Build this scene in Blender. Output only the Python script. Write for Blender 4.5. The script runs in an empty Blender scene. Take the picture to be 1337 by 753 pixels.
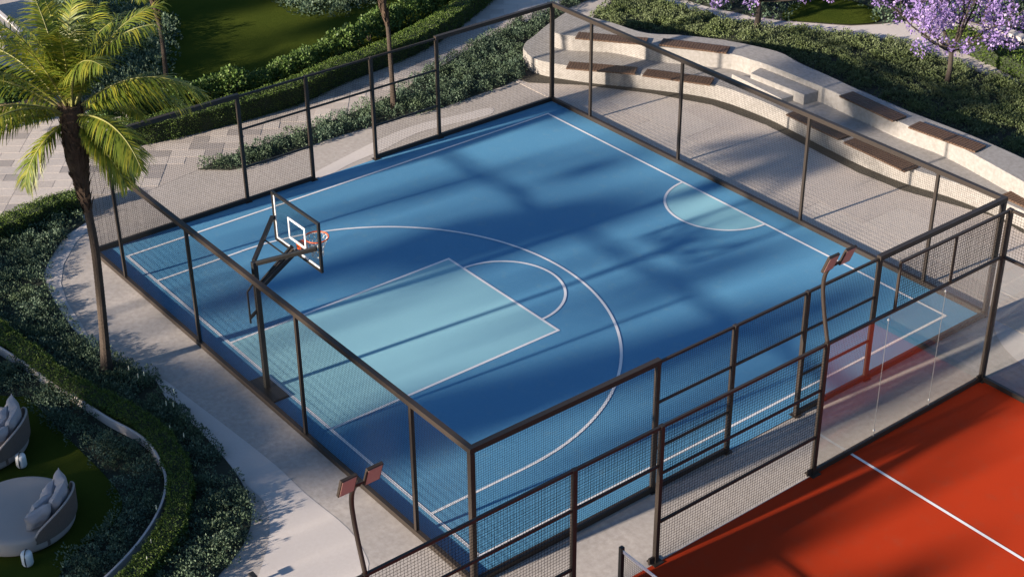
import bpy, math, random
import numpy as np
from mathutils import Vector, Matrix
random.seed(7); rng = np.random.default_rng(7)
PI = math.pi
S = bpy.context.scene
COL = S.collection

# ------------------------------------------------------------------ camera
cam_data = bpy.data.cameras.new('camera'); cam = bpy.data.objects.new('camera', cam_data); COL.objects.link(cam)
cam_data.sensor_width = 36; cam_data.lens = 55.16; cam_data.clip_start = .1; cam_data.clip_end = 3000
cr = Vector((0.61775515, 0.78632893, -0.0080864)); cu = Vector((-0.3970857, 0.32080104, 0.85988932)); cd = Vector((-0.67874997, 0.52799006, -0.51041647))
m = Matrix((( cr.x, cu.x, -cd.x, 30.8125), (cr.y, cu.y, -cd.y, -12.5612), (cr.z, cu.z, -cd.z, 18.065), (0, 0, 0, 1)))
cam.matrix_world = m; S.camera = cam

# ------------------------------------------------------------------ light
SUN_EL = math.radians(16.5); SX, SY = 0.088, 0.9961       # direction in which the light travels over the ground
w = bpy.data.worlds.new('World'); S.world = w; w.use_nodes = True
nt = w.node_tree; bg = nt.nodes['Background']; sky = nt.nodes.new('ShaderNodeTexSky'); sky.sky_type = 'NISHITA'
sky.sun_disc = False; sky.sun_elevation = SUN_EL; sky.sun_rotation = math.atan2(-SX, -SY); sky.air_density = 1.0; sky.dust_density = .6; sky.ozone_density = 4.0
nt.links.new(sky.outputs[0], bg.inputs[0]); bg.inputs[1].default_value = 0.064
sd = bpy.data.lights.new('sun', 'SUN'); sd.energy = 5.0; sd.angle = math.radians(1.4); sd.color = (1, .86, .70)
sun = bpy.data.objects.new('sun', sd); COL.objects.link(sun)
sun.rotation_euler = Vector((SX * math.cos(SUN_EL), SY * math.cos(SUN_EL), -math.sin(SUN_EL))).to_track_quat('-Z', 'Y').to_euler()
S.view_settings.view_transform = 'Standard'; S.view_settings.look = 'None'; S.view_settings.exposure = 1.45; S.view_settings.gamma = 1
S.view_settings.use_curve_mapping = False

# ------------------------------------------------------------------ helpers
class MB:
    def __init__(s): s.v = []; s.f = []
    def box(s, a, b):
        x0, y0, z0 = a; x1, y1, z1 = b; n = len(s.v)
        s.v += [(x0,y0,z0),(x1,y0,z0),(x1,y1,z0),(x0,y1,z0),(x0,y0,z1),(x1,y0,z1),(x1,y1,z1),(x0,y1,z1)]
        s.f += [tuple(n+i for i in q) for q in ((0,3,2,1),(4,5,6,7),(0,1,5,4),(1,2,6,5),(2,3,7,6),(3,0,4,7))]
        return s
    def cbox(s, c, d): return s.box([c[i]-d[i]/2 for i in range(3)], [c[i]+d[i]/2 for i in range(3)])
    def bar(s, p, q, w, h=None, up=(0,0,1)):
        h = h or w; p = Vector(p); q = Vector(q); d = (q-p).normalized(); up = Vector(up)
        if abs(d.dot(up)) > .98: up = Vector((0,1,0))
        a = d.cross(up).normalized()*w/2; b = a.cross(d).normalized()*h/2; n = len(s.v)
        for o in (p, q): s.v += [tuple(o-a-b), tuple(o+a-b), tuple(o+a+b), tuple(o-a+b)]
        s.f += [tuple(n+i for i in t) for t in ((0,1,2,3),(7,6,5,4),(0,4,5,1),(1,5,6,2),(2,6,7,3),(3,7,4,0))]
        return s
    def tube(s, pts, rs, n=10, cap=True):
        pts = [Vector(p) for p in pts]; base = len(s.v)
        if not hasattr(rs, '__len__'): rs = [rs]*len(pts)
        ref = None
        for i, p in enumerate(pts):
            d = (pts[min(i+1,len(pts)-1)]-pts[max(i-1,0)]).normalized()
            if ref is None: ref = d.orthogonal().normalized()
            a = (ref-d*ref.dot(d)).normalized(); b = d.cross(a); ref = a
            for k in range(n):
                t = 2*PI*k/n; s.v.append(tuple(p+(a*math.cos(t)+b*math.sin(t))*rs[i]))
        for i in range(len(pts)-1):
            for k in range(n):
                a = base+i*n+k; b = base+i*n+(k+1)%n; s.f.append((a, b, b+n, a+n))
        if cap:
            s.f.append(tuple(base+k for k in reversed(range(n)))); e = base+(len(pts)-1)*n; s.f.append(tuple(e+k for k in range(n)))
        return s
    def prism(s, poly, z0, z1, sides=True, bottom=True):
        n = len(poly); b = len(s.v); ar = sum(poly[i][0]*poly[(i+1)%n][1]-poly[(i+1)%n][0]*poly[i][1] for i in range(n))
        if ar < 0: poly = poly[::-1]
        s.v += [(p[0], p[1], z1) for p in poly]; s.f.append(tuple(b+i for i in range(n)))
        if sides:
            s.v += [(p[0], p[1], z0) for p in poly]
            for i in range(n): j = (i+1) % n; s.f.append((b+i, b+n+i, b+n+j, b+j))
            if bottom: s.f.append(tuple(b+n+i for i in reversed(range(n))))
        return s
    def strip(s, A, B, z0, z1):
        """solid between two polylines A (front) and B (back) with equal counts"""
        b = len(s.v); n = len(A)
        for i in range(n): s.v += [(A[i][0],A[i][1],z0),(A[i][0],A[i][1],z1),(B[i][0],B[i][1],z1),(B[i][0],B[i][1],z0)]
        for i in range(n-1):
            o = b+4*i; s.f += [(o,o+4,o+5,o+1),(o+1,o+5,o+6,o+2),(o+2,o+6,o+7,o+3)]
        s.f += [(b,b+1,b+2,b+3)]; o = b+4*(n-1); s.f += [(o+3,o+2,o+1,o)]
        return s

def new_mesh(name, v, f, off=(0,0,0), smooth=False):
    me = bpy.data.meshes.new(name)
    if off != (0,0,0): v = [(a[0]-off[0], a[1]-off[1], a[2]-off[2]) for a in v]
    me.from_pydata([tuple(a) for a in v], [], f); me.update()
    if smooth: me.polygons.foreach_set('use_smooth', [True]*len(me.polygons))
    return me
def link(name, data, mat=None, parent=None, kind=None, label=None):
    o = bpy.data.objects.new(name, data); COL.objects.link(o)
    if mat is not None and data is not None and not data.materials: data.materials.append(mat)
    if parent is not None: o.parent = parent
    if kind: o['kind'] = kind
    if label: o['label'] = label
    return o
def wloc(p):
    v = Vector((0,0,0))
    while p is not None: v += p.location; p = p.parent
    return v
def part(name, mb, mat, parent, kind=None, label=None, smooth=False, bevel=0):
    off = tuple(wloc(parent)) if parent is not None else (0,0,0)
    o = link(name, new_mesh(name, mb.v, mb.f, off, smooth), mat, parent, kind, label)
    if bevel:
        b = o.modifiers.new('bevel', 'BEVEL'); b.width = bevel; b.segments = 2; b.limit_method = 'ANGLE'
    return o
def thing(name, label, cat, loc=(0,0,0), group=None):
    o = bpy.data.objects.new(name, None); COL.objects.link(o); o.location = loc; o.empty_display_size = .2
    o['label'] = label; o['category'] = cat
    if group: o['group'] = group
    return o
def tag(o, label, cat, group=None):
    o['label'] = label; o['category'] = cat
    if group: o['group'] = group
    return o
def copy_tree(o, parent=None):
    c = o.copy(); COL.objects.link(c)
    if parent is not None: c.parent = parent
    for ch in list(o.children): copy_tree(ch, c)
    return c
def smooth_line(P, n=8, closed=False):
    """Catmull-Rom resample"""
    P = [Vector((*p, 0)[:3]) for p in P]; N = len(P); out = []
    rngi = range(N if closed else N-1)
    for i in rngi:
        if closed: a, b, c, d = P[(i-1)%N], P[i], P[(i+1)%N], P[(i+2)%N]
        else: b, c = P[i], P[i+1]; a = P[i-1] if i else b*2-c; d = P[i+2] if i+2 < N else c*2-b
        for k in range(n):
            t = k/n; out.append(.5*((2*b)+(c-a)*t+(2*a-5*b+4*c-d)*t*t+(3*b-a-3*c+d)*t**3))
    if not closed: out.append(P[-1])
    return [(p.x, p.y) for p in out]
def resample(P, n):
    A = np.array(P, float)[:, :2]; d = np.r_[0, np.cumsum(np.hypot(*np.diff(A, axis=0).T))]; t = np.linspace(0, d[-1], n)
    return [(float(a), float(b)) for a, b in zip(np.interp(t, d, A[:,0]), np.interp(t, d, A[:,1]))]
def inpoly(P, poly):
    x, y = P[:,0], P[:,1]; c = np.zeros(len(P), bool); n = len(poly)
    for i in range(n):
        x0, y0 = poly[i]; x1, y1 = poly[(i+1) % n]
        if y0 == y1: continue
        c ^= ((y0 > y) != (y1 > y)) & (x < (x1-x0)*(y-y0)/(y1-y0)+x0)
    return c
def area(poly): n = len(poly); return abs(sum(poly[i][0]*poly[(i+1)%n][1]-poly[(i+1)%n][0]*poly[i][1] for i in range(n)))/2
def rand_in(poly, dens):
    A = np.array(poly); lo, hi = A.min(0), A.max(0); n = int(dens*np.prod(hi-lo)); P = rng.uniform(lo, hi, (n, 2)); return P[inpoly(P, poly)]

# ------------------------------------------------------------------ materials
def mat(name, col, rough=.7, metal=0, spec=.5, n1=None, bump=None, n2=None, n3=None, island=None, trans=0):
    """n1=(scale, colour2, contrast) large mottling, n2 fine mottling, bump=(scale, strength), island=(colour2, colour3) varied per leaf"""
    M = bpy.data.materials.new(name); M.use_nodes = True; N = M.node_tree; B = N.nodes['Principled BSDF']
    B.inputs['Roughness'].default_value = rough; B.inputs['Metallic'].default_value = metal; B.inputs['Specular IOR Level'].default_value = spec
    base = N.nodes.new('ShaderNodeRGB'); base.outputs[0].default_value = (*col, 1); cur = base.outputs[0]
    geo = N.nodes.new('ShaderNodeNewGeometry'); pos = geo.outputs['Position']
    def mix(a, colour, fac):
        x = N.nodes.new('ShaderNodeMix'); x.data_type = 'RGBA'; N.links.new(fac, x.inputs[0]); N.links.new(a, x.inputs[6]); x.inputs[7].default_value = (*colour, 1); return x.outputs[2]
    def noise(scale, detail=4, rough_=.6):
        t = N.nodes.new('ShaderNodeTexNoise'); t.inputs['Scale'].default_value = scale; t.inputs['Detail'].default_value = detail; t.inputs['Roughness'].default_value = rough_
        N.links.new(pos, t.inputs['Vector']); return t.outputs['Fac']
    def ramp(f, a, b):
        r = N.nodes.new('ShaderNodeMapRange'); r.inputs[1].default_value = a; r.inputs[2].default_value = b; N.links.new(f, r.inputs[0]); return r.outputs[0]
    if island:
        for k, c2 in enumerate(island):
            mth = N.nodes.new('ShaderNodeMath'); mth.operation = 'MULTIPLY_ADD'; mth.inputs[1].default_value = 7.31*(k+1); mth.inputs[2].default_value = .37*k
            N.links.new(geo.outputs['Random Per Island'], mth.inputs[0]); fr = N.nodes.new('ShaderNodeMath'); fr.operation = 'FRACT'; N.links.new(mth.outputs[0], fr.inputs[0])
            cur = mix(cur, c2, ramp(fr.outputs[0], .45+.2*k, 1.0))
    for nn in (n1, n2, n3):
        if nn: cur = mix(cur, nn[1], ramp(noise(nn[0]), .5-.5/nn[2], .5+.5/nn[2]) if len(nn) == 3 else ramp(noise(nn[0], 8, .75), nn[3], nn[4]))
    N.links.new(cur, B.inputs['Base Color'])
    if bump:
        bp = N.nodes.new('ShaderNodeBump'); bp.inputs['Strength'].default_value = bump[1]; bp.inputs['Distance'].default_value = .02
        N.links.new(noise(bump[0], 6), bp.inputs['Height']); N.links.new(bp.outputs[0], B.inputs['Normal'])
    if trans:
        tr = N.nodes.new('ShaderNodeBsdfTranslucent'); N.links.new(cur, tr.inputs[0]); mx = N.nodes.new('ShaderNodeMixShader'); mx.inputs[0].default_value = trans
        N.links.new(B.outputs[0], mx.inputs[1]); N.links.new(tr.outputs[0], mx.inputs[2]); N.links.new(mx.outputs[0], N.nodes['Material Output'].inputs[0])
    return M
M = {}
M['concrete'] = mat('concrete', (.375,.345,.325), .8, spec=.2, n1=(.8,(.45,.41,.385),2.6), n2=(9,(.30,.27,.25),2.0), bump=(60,.25))
M['pale'] = mat('pale_concrete', (.52,.48,.46), .8, spec=.2, n1=(.6,(.46,.425,.41),2), n2=(14,(.47,.43,.41),3), bump=(80,.12))
M['seatwall'] = mat('seat_wall_concrete', (.30,.285,.275), .8, spec=.2, n1=(1.1,(.35,.33,.315),2), n2=(10,(.24,.225,.21),2.5), bump=(50,.2))
M['blue'] = mat('blue_court_coating', (.078,.240,.405), .7, spec=.22, n1=(.45,(.105,.275,.43),1.8), n2=(38,(.064,.205,.355),1.6), n3=(2.6,(.125,.26,.36),1,.55,.80), bump=(160,.2))
M['cyan'] = mat('light_blue_court_coating', (.24,.46,.54), .7, spec=.22, n1=(.5,(.22,.44,.53),2), n2=(45,(.21,.42,.50),1.6), bump=(160,.15))
M['white'] = mat('white_line_paint', (.72,.72,.74), .6, n2=(40,(.60,.60,.63),1.5))
M['red'] = mat('red_court_coating', (.40,.034,.006), .85, spec=.12, n1=(.4,(.35,.028,.005),2), n2=(60,(.34,.027,.005),1.6), n3=(2.2,(.30,.040,.015),1,.52,.78), bump=(200,.2))
M['metal'] = mat('bronze_black_metal', (.022,.017,.014), .5, 0, spec=.35, n2=(30,(.032,.024,.019),2))
M['wire'] = mat('dark_wire', (.012,.011,.010), .9, spec=.1)
M['black'] = mat('black_metal', (.015,.015,.016), .4, .2, n2=(20,(.022,.021,.02),2))
M['orange'] = mat('orange_rim_paint', (.75,.13,.03), .4, n2=(20,(.65,.1,.025),2))
M['seal'] = mat('silicone_seal', (.34,.33,.32), .5, n2=(10,(.28,.27,.26),2))
M['cord'] = mat('white_cord', (.7,.7,.68), .8, n2=(30,(.6,.6,.58),2))
M['plank'] = mat('brown_timber', (.115,.070,.046), .65, spec=.25, n1=(2.2,(.16,.10,.065),2), n2=(25,(.07,.040,.027),1.6), bump=(60,.3))
M['soil'] = mat('dark_soil', (.016,.022,.012), .95, n2=(12,(.026,.03,.018),2), bump=(30,.6))
M['gravel'] = mat('dark_gravel', (.085,.072,.055), .95, n2=(30,(.035,.032,.024),1.5), bump=(60,1))
M['lawn'] = mat('lawn_grass', (.052,.076,.012), 1, spec=0, n1=(.8,(.085,.105,.016),2.4), n2=(60,(.026,.038,.008),1.6), bump=(180,.9))
M['leaf_hedge'] = mat('hedge_leaf', (.085,.135,.020), .55, spec=.3, island=((.16,.21,.03),(.035,.065,.014)), n1=(1.2,(.045,.085,.015),2), trans=.15)
M['leaf_shrub'] = mat('shrub_leaf', (.075,.13,.03), .55, spec=.3, island=((.14,.20,.05),(.035,.075,.018)), trans=.15)
M['leaf_blue'] = mat('bluegreen_leaf', (.06,.105,.075), .6, spec=.25, island=((.21,.28,.20),(.03,.055,.04)), n1=(1.3,(.075,.11,.055),2.5), trans=.1)
M['leaf_field'] = mat('field_leaf', (.10,.125,.06), .6, spec=.3, island=((.15,.18,.10),(.05,.07,.035)), n1=(.9,(.10,.135,.045),2.5), trans=.12)
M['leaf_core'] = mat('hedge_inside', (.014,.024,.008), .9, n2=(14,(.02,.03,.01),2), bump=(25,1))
M['palm_leaf'] = mat('palm_leaflet', (.135,.18,.022), .45, spec=.4, island=((.33,.31,.035),(.08,.13,.018)), trans=.42)
M['palm_rachis'] = mat('palm_midrib', (.22,.22,.06), .5, n2=(8,(.16,.15,.05),2))
M['palm_trunk'] = mat('palm_trunk', (.11,.085,.068), .9, spec=.15, n1=(3,(.06,.046,.037),2), n2=(40,(.035,.027,.022),1.5), bump=(40,.7))
M['palm_fibre'] = mat('palm_fibre', (.07,.05,.038), .9, spec=.1, n1=(5,(.12,.085,.06),2), n2=(60,(.05,.035,.027),1.5), bump=(60,1))
M['bark'] = mat('dark_bark', (.05,.038,.030), .9, n2=(18,(.03,.022,.018),1.8), bump=(30,.8))
M['blossom'] = mat('violet_blossom', (.26,.18,.42), .7, spec=.2, island=((.42,.33,.57),(.17,.11,.30)), trans=.25)
M['fabric'] = mat('beige_fabric', (.42,.37,.34), .95, spec=.15, n1=(2,(.38,.335,.31),2), n2=(120,(.33,.29,.27),1.5), bump=(150,.4))
M['cushion'] = mat('grey_cushion_fabric', (.36,.33,.33), .95, spec=.15, n1=(6,(.27,.25,.26),2), n2=(120,(.36,.34,.36),1.5), bump=(12,.5))
M['shell'] = mat('woven_brown_rope', (.15,.120,.105), .8, n2=(40,(.09,.07,.06),1.5), bump=(60,1))
M['lantern'] = mat('white_lantern', (.75,.74,.72), .5, n2=(9,(.68,.67,.65),2))
M['flower'] = mat('white_flower', (.55,.60,.35), .7, island=((.45,.55,.22),(.6,.6,.5)))
M['lamp_face'] = mat('lamp_lens', (.42,.27,.23), .35, n2=(30,(.36,.22,.19),2))
M['reed'] = mat('reed_slats', (.30,.19,.12), .8, island=((.22,.14,.09),(.36,.24,.16)), n2=(20,(.2,.13,.09),2))
M['bark_shade'] = M['bark']
for k, c in enumerate([(.47,.42,.385),(.40,.355,.325),(.30,.27,.255)]): M['tile%d' % k] = mat('plaza_stone_%s' % ('pale','mid','dark')[k], c, .7, n1=(3,tuple(x*1.08 for x in c),2), n2=(18,tuple(x*.85 for x in c),2), bump=(50,.3))
for k, c in enumerate([(.50,.44,.395),(.455,.40,.355),(.54,.48,.43)]): M['slab%d' % k] = mat('brushed_slab_%s' % ('mid','dark','pale')[k], c, .7, n1=(1.2,tuple(x*1.1 for x in c),1.6), n2=(22,tuple(x*.84 for x in c),1.8), bump=(45,.35))
# streaked grain on the brushed slabs
for k in range(3):
    N = M['slab%d' % k].node_tree
    for t in [n for n in N.nodes if n.type == 'TEX_NOISE']:
        mp = N.nodes.new('ShaderNodeMapping'); mp.inputs['Scale'].default_value = (.22, 1.6, 1); mp.inputs['Rotation'].default_value = (0,0,.06)
        g = [n for n in N.nodes if n.type == 'NEW_GEOMETRY'][0]; N.links.new(g.outputs['Position'], mp.inputs[0]); N.links.new(mp.outputs[0], t.inputs['Vector'])
def glass_mat():
    m_ = bpy.data.materials.new('clear_glass'); m_.use_nodes = True; N = m_.node_tree; N.nodes.remove(N.nodes['Principled BSDF'])
    tr = N.nodes.new('ShaderNodeBsdfTransparent'); tr.inputs[0].default_value = (.955,.965,.955,1); gl = N.nodes.new('ShaderNodeBsdfGlossy'); gl.inputs['Roughness'].default_value = .0
    lw = N.nodes.new('ShaderNodeLayerWeight'); lw.inputs[0].default_value = .5; mx = N.nodes.new('ShaderNodeMixShader')
    pw = N.nodes.new('ShaderNodeMath'); pw.operation = 'POWER'; pw.inputs[1].default_value = 5; ma = N.nodes.new('ShaderNodeMath'); ma.operation = 'MULTIPLY_ADD'; ma.inputs[1].default_value = .95; ma.inputs[2].default_value = .105
    N.links.new(lw.outputs['Facing'], pw.inputs[0]); N.links.new(pw.outputs[0], ma.inputs[0]); N.links.new(ma.outputs[0], mx.inputs[0]); N.links.new(tr.outputs[0], mx.inputs[1]); N.links.new(gl.outputs[0], mx.inputs[2]); N.links.new(mx.outputs[0], N.nodes['Material Output'].inputs[0]); return m_
M['glass'] = glass_mat()

# outlines on the ground, in metres
F = {
 'left_bed': [(-2.2,-0.02),(-1.83,-0.73),(-0.87,-1.6),(-0.24,-1.95),(0.87,-2.19),(2.17,-2.36),(3.44,-2.34),(4.17,-2.08),(5.0,-1.88),(5.88,-2.02),(7.06,-2.02),(8.59,-2.11),(9.58,-2.3),(10.3,-2.63),(10.78,-3.06),(11.08,-3.51),(11.27,-3.84),(11.74,-4.4),(11.89,-5.4),(11.47,-7.86),(8.57,-8.67),(-3.81,-4.37),(-2.63,-2.03),(-2.78,-0.8),(-3.05,0.13)],
 'kerb_mid': [(1.07,-4.19),(2.22,-3.98),(3.03,-3.82),(3.92,-3.71),(4.96,-3.51),(5.98,-3.34),(6.64,-3.17),(7.19,-3.09),(7.76,-3.16),(8.34,-3.31),(8.85,-3.59),(9.27,-3.95),(9.63,-4.36),(9.94,-4.81),(10.25,-5.39),(10.64,-6.27)],
 'hedge_a': [(-2.6,-3.12),(-2.71,-1.95),(-2.88,-1.11),(-3.03,-0.34),(-2.87,0.25)],
 'hedge_b': [(0.14,-3.99),(1.79,-3.79),(3.05,-3.65),(4.16,-3.55),(5.01,-3.37),(5.84,-3.1),(6.65,-2.93),(7.52,-2.93),(8.32,-3.09),(9.08,-3.43),(9.78,-3.95),(10.27,-4.6),(10.66,-5.3),(11.04,-6.17)],
 'lawn_inner': [(3.38,-6.1),(3.89,-4.4),(4.4,-4.21),(5.43,-4.18),(6.58,-4.15),(7.36,-4.13),(8.08,-4.16),(8.54,-4.31),(8.91,-4.71),(9.1,-5.32),(9.37,-5.8),(10.08,-6.47),(10.65,-7.52),(9.08,-9.48)],
 'pale_path': [(5.0,-1.88),(5.88,-2.02),(7.06,-2.02),(8.59,-2.11),(9.42,-2.16),(9.97,-2.17),(10.61,-2.43),(11.13,-2.79),(11.7,-3.31),(12.35,-3.94),(14.41,-2.24),(12.91,-1.8),(12.5,-1.57),(11.59,-1.38),(10.26,-1.44),(9.14,-1.43),(7.56,-1.53),(6.19,-1.64),(5.2,-1.72)],
 'kerb_left': [(-2.16,0.08),(-2.2,-0.02),(-1.83,-0.73),(-0.87,-1.6),(-0.24,-1.95),(0.87,-2.19),(2.17,-2.36),(2.87,-2.28),(2.16,-2.13),(1.04,-1.98),(0.16,-1.73),(-0.63,-1.31),(-1.47,-0.6),(-1.9,0.03)],
 'wedge': [(-3.06,3.5),(-3.26,4.33),(-3.34,6.24),(-3.47,8.29),(-3.83,10.34),(-4.62,12.39),(-5.62,15.01),(-5.94,17.1),(-6.93,19.86),(-6.29,20.64),(-5.95,18.37),(-5.7,18.13),(-5.26,17.29),(-4.87,16.23),(-4.27,15.28),(-3.25,14.43),(-2.61,14.12),(-2.33,13.05),(-2.31,12.2),(-2.21,10.65),(-2.4,9.35),(-2.44,8.36),(-2.48,7.15),(-2.32,5.05),(-2.5,4.12)],
 'plaza': [(-3.28,-4.01),(-3.33,-1.74),(-3.42,-0.52),(-3.34,0.43),(-2.2,-0.02),(-2.65,1.28),(-3.06,3.5),(-3.26,4.33),(-3.34,6.24),(-3.47,8.29),(-3.83,10.34),(-4.62,12.39),(-5.62,15.01),(-5.94,17.1),(-6.93,19.86),(-8.04,21.83),(-9.71,19.81),(-7.95,16.8),(-6.74,14.97),(-5.83,12.98),(-5.5,10.94),(-5.31,9.22),(-4.89,7.52),(-4.95,5.51),(-5.18,3.53),(-5.52,2.36),(-8.64,2.93),(-8.83,1.87),(-9.3,0.73),(-9.71,-0.42)],
 'hedge_c': [(-5.78,2.48),(-5.44,3.67),(-5.22,5.66),(-5.21,7.72),(-5.64,9.43),(-5.89,11.21),(-6.38,13.09),(-7.26,15.06),(-8.67,17.51)],
 'hedge_d': [(-7.31,2.54),(-7.51,3.32),(-7.31,4.39),(-7.2,5.78),(-7.13,6.73),(-7.11,8.25),(-7.44,9.5),(-7.88,10.86),(-8.34,12.29),(-8.67,13.97),(-8.83,15.29),(-9.53,17.05)],
 'lawn_top': [(-16.79,5.38),(-13.21,4.55),(-9.36,3.74),(-6.51,3.52),(-5.58,5.86),(-5.44,7.86),(-5.98,9.64),(-6.19,11.41),(-6.79,13.38),(-7.7,15.38),(-10.21,19.2),(-19.74,17.1),(-26.06,9.48)],
 'shrub_top': [(-13.59,11.52),(-11.87,11.37),(-10.75,11.55),(-9.9,12.16),(-9.93,13.2),(-10.41,14.26),(-12.01,15.2),(-14.24,14.32)],
 'shrub_left': [(-16.66,5.32),(-16.82,6.46),(-14.72,6.82),(-14.41,7.74),(-12.64,7.77),(-10.59,6.78),(-8.92,5.58),(-7.82,4.77),(-7.61,3.37),(-8.64,2.93),(-11.04,3.44),(-14.18,4.36)],
 'shrub_topleft': [(-18.85,6.29),(-16.71,8.9),(-14.33,7.83),(-14.85,6.88),(-16.28,6.22),(-17.3,5.88)],
 'arc_wall': [(-18.07,2.93),(-16.77,3.42),(-15.49,3.4),(-14.52,3.34),(-13.75,3.28)],
 'low_front': [(-3.24,14.45),(-2.42,14.26),(-1.1,14.9),(0.57,16.07),(2.13,16.97),(3.99,17.2),(5.79,17.08),(7.48,16.97),(8.94,17.04),(10.38,17.34),(12.33,17.36),(14.26,17.11)],
 'low_top': [(-3.35,14.51),(-2.59,14.31),(-1.22,14.99),(0.54,16.08),(2.18,16.89)],
 'up_front': [(-2.8,15.26),(-2.31,15.47),(-1.4,16.31),(-0.25,16.77),(0.77,17.47),(1.68,18.13),(2.29,18.25),(2.8,18.34),(4.02,18.37),(5.23,18.36),(6.77,18.26),(8.08,18.21),(9.31,18.26),(11.82,17.83),(13.85,17.43)],
 'up_back': [(-3.89,16.61),(-2.6,17.07),(-1.11,17.32),(-0.3,18.03),(0.7,18.68),(1.64,19.08),(2.49,19.29),(3.37,19.13),(4.4,19.09),(5.42,19.0),(6.56,18.95),(7.56,18.93),(8.58,18.97),(9.55,18.99),(11.02,18.91),(13.06,18.59)],
 'tip': [(-3.35,14.51),(-3.67,14.88),(-3.9,15.37),(-4.37,16.29),(-4.82,17.39)],
 'gravel': [(-2.45,13.6),(-2.04,13.67),(-0.93,14.76),(0.77,15.89),(2.44,16.67),(4.31,16.88),(6.11,16.73),(7.81,16.6),(9.22,16.7),(10.19,16.98),(11.52,17.35),(12.47,17.17),(14.47,16.8)],
 'seat_U1': [(-1.94,15.33),(-0.25,16.65),(-0.73,17.0),(-2.34,15.79)],
 'seat_U2': [(-0.09,16.95),(1.64,17.96),(1.32,18.39),(-0.33,17.3)],
 'seat_U3': [(5.69,18.17),(7.67,18.0),(7.6,18.57),(5.65,18.68)],
 'seat_U4': [(8.1,18.06),(10.12,18.18),(10.03,18.7),(8.06,18.53)],
 'seat_L1': [(-1.28,14.44),(0.33,15.71),(-0.06,16.03),(-1.58,14.8)],
 'seat_L2': [(0.52,15.77),(2.24,16.76),(1.89,17.23),(0.22,16.19)],
 'seat_L3': [(4.96,17.0),(6.9,16.88),(6.81,17.37),(4.86,17.43)],
 'seat_L4': [(7.06,16.86),(9.19,16.74),(9.12,17.24),(7.03,17.33)],
 'seat_L5': [(11.53,17.58),(13.54,17.42),(13.45,17.9),(11.36,17.95)],
 'stepA': [(2.73,17.82),(2.62,18.32),(4.76,18.36),(4.7,17.87)],
 'stepB': [(2.38,17.77),(2.91,17.74),(4.28,17.5),(4.27,17.9)],
 'field': [(-4.81,18.47),(-2.83,18.92),(-0.92,20.35),(0.97,21.0),(1.9,20.83),(4.06,20.7),(6.32,20.62),(8.41,20.68),(9.96,20.6),(12.82,20.16),(10.22,24.06),(7.17,24.42),(5.8,24.33),(4.35,24.29),(2.63,24.38),(0.77,23.21),(0.4,22.96),(-0.77,22.15),(-1.85,21.55),(-3.01,21.3),(-3.98,21.2),(-5.27,21.42),(-5.91,20.64)],
 'pathB': [(-5.27,21.42),(-4.03,21.25),(-3.11,21.39),(-1.95,21.64),(-0.86,22.24),(0.31,23.06),(0.68,23.31),(2.55,24.48),(4.28,24.39),(5.73,24.42),(7.1,24.51),(10.14,24.19),(9.34,25.39),(6.59,25.2),(5.79,25.31),(4.46,25.56),(3.42,25.65),(2.62,25.87),(3.07,26.83),(5.92,26.12),(9.03,25.85),(8.4,26.8),(5.41,26.82),(3.72,27.42),(2.66,27.16),(2.12,26.5),(1.69,25.87),(1.33,25.02),(0.85,24.22),(-0.09,23.49),(-0.83,22.9),(-1.62,22.47),(-3.29,21.94),(-4.4,21.8)],
 'lawn_tr': [(-0.92,22.99),(-0.09,23.49),(0.8,24.27),(1.17,25.13),(0.63,25.73),(-0.31,25.9),(-1.31,25.56),(-1.6,24.42)],
 'hedge_e': [(3.65,25.54),(5.14,25.44),(6.63,25.16),(8.94,24.89)],
 'bg_tr': [(-4.4,21.8),(-3.29,21.94),(-1.62,22.47),(-0.83,22.9),(-0.09,23.49),(0.8,24.27),(1.29,25.07),(1.65,25.92),(2.54,27.32),(3.64,27.53),(5.3,26.97),(8.24,27.04),(-1.12,41.06),(-11.52,28.52)],
 'wall_tr': [(4.04,26.59),(5.64,26.38),(7.96,26.16)],
 'disc': [(14.2,13.8),(14.61,13.3),(15.15,12.85),(15.64,12.66)],
 'band': [(-0.9,5.46),(-1.3,6.88),(-1.64,8.33),(-1.74,9.53),(-1.54,10.82),(-1.37,11.76),(-1.0,11.48),(-1.13,10.52),(-1.29,9.22),(-1.01,7.9),(-0.87,6.84),(-0.68,6.01)],
 'spikes': [(6.13,-1.97),(6.42,-2.29),(6.55,-2.2),(7.21,-2.62),(7.6,-2.53),(10.06,-4.47),(10.44,-4.74),(4.8,-2.3),(5.18,-2.15),(5.18,-2.28),(9.26,-3.96)],
 'lantern': [(6.23,-5.24),(8.98,-6.3)],
 'shrub_clump': [(-2.5,10.46),(5.15,-1.96)],
}
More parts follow.
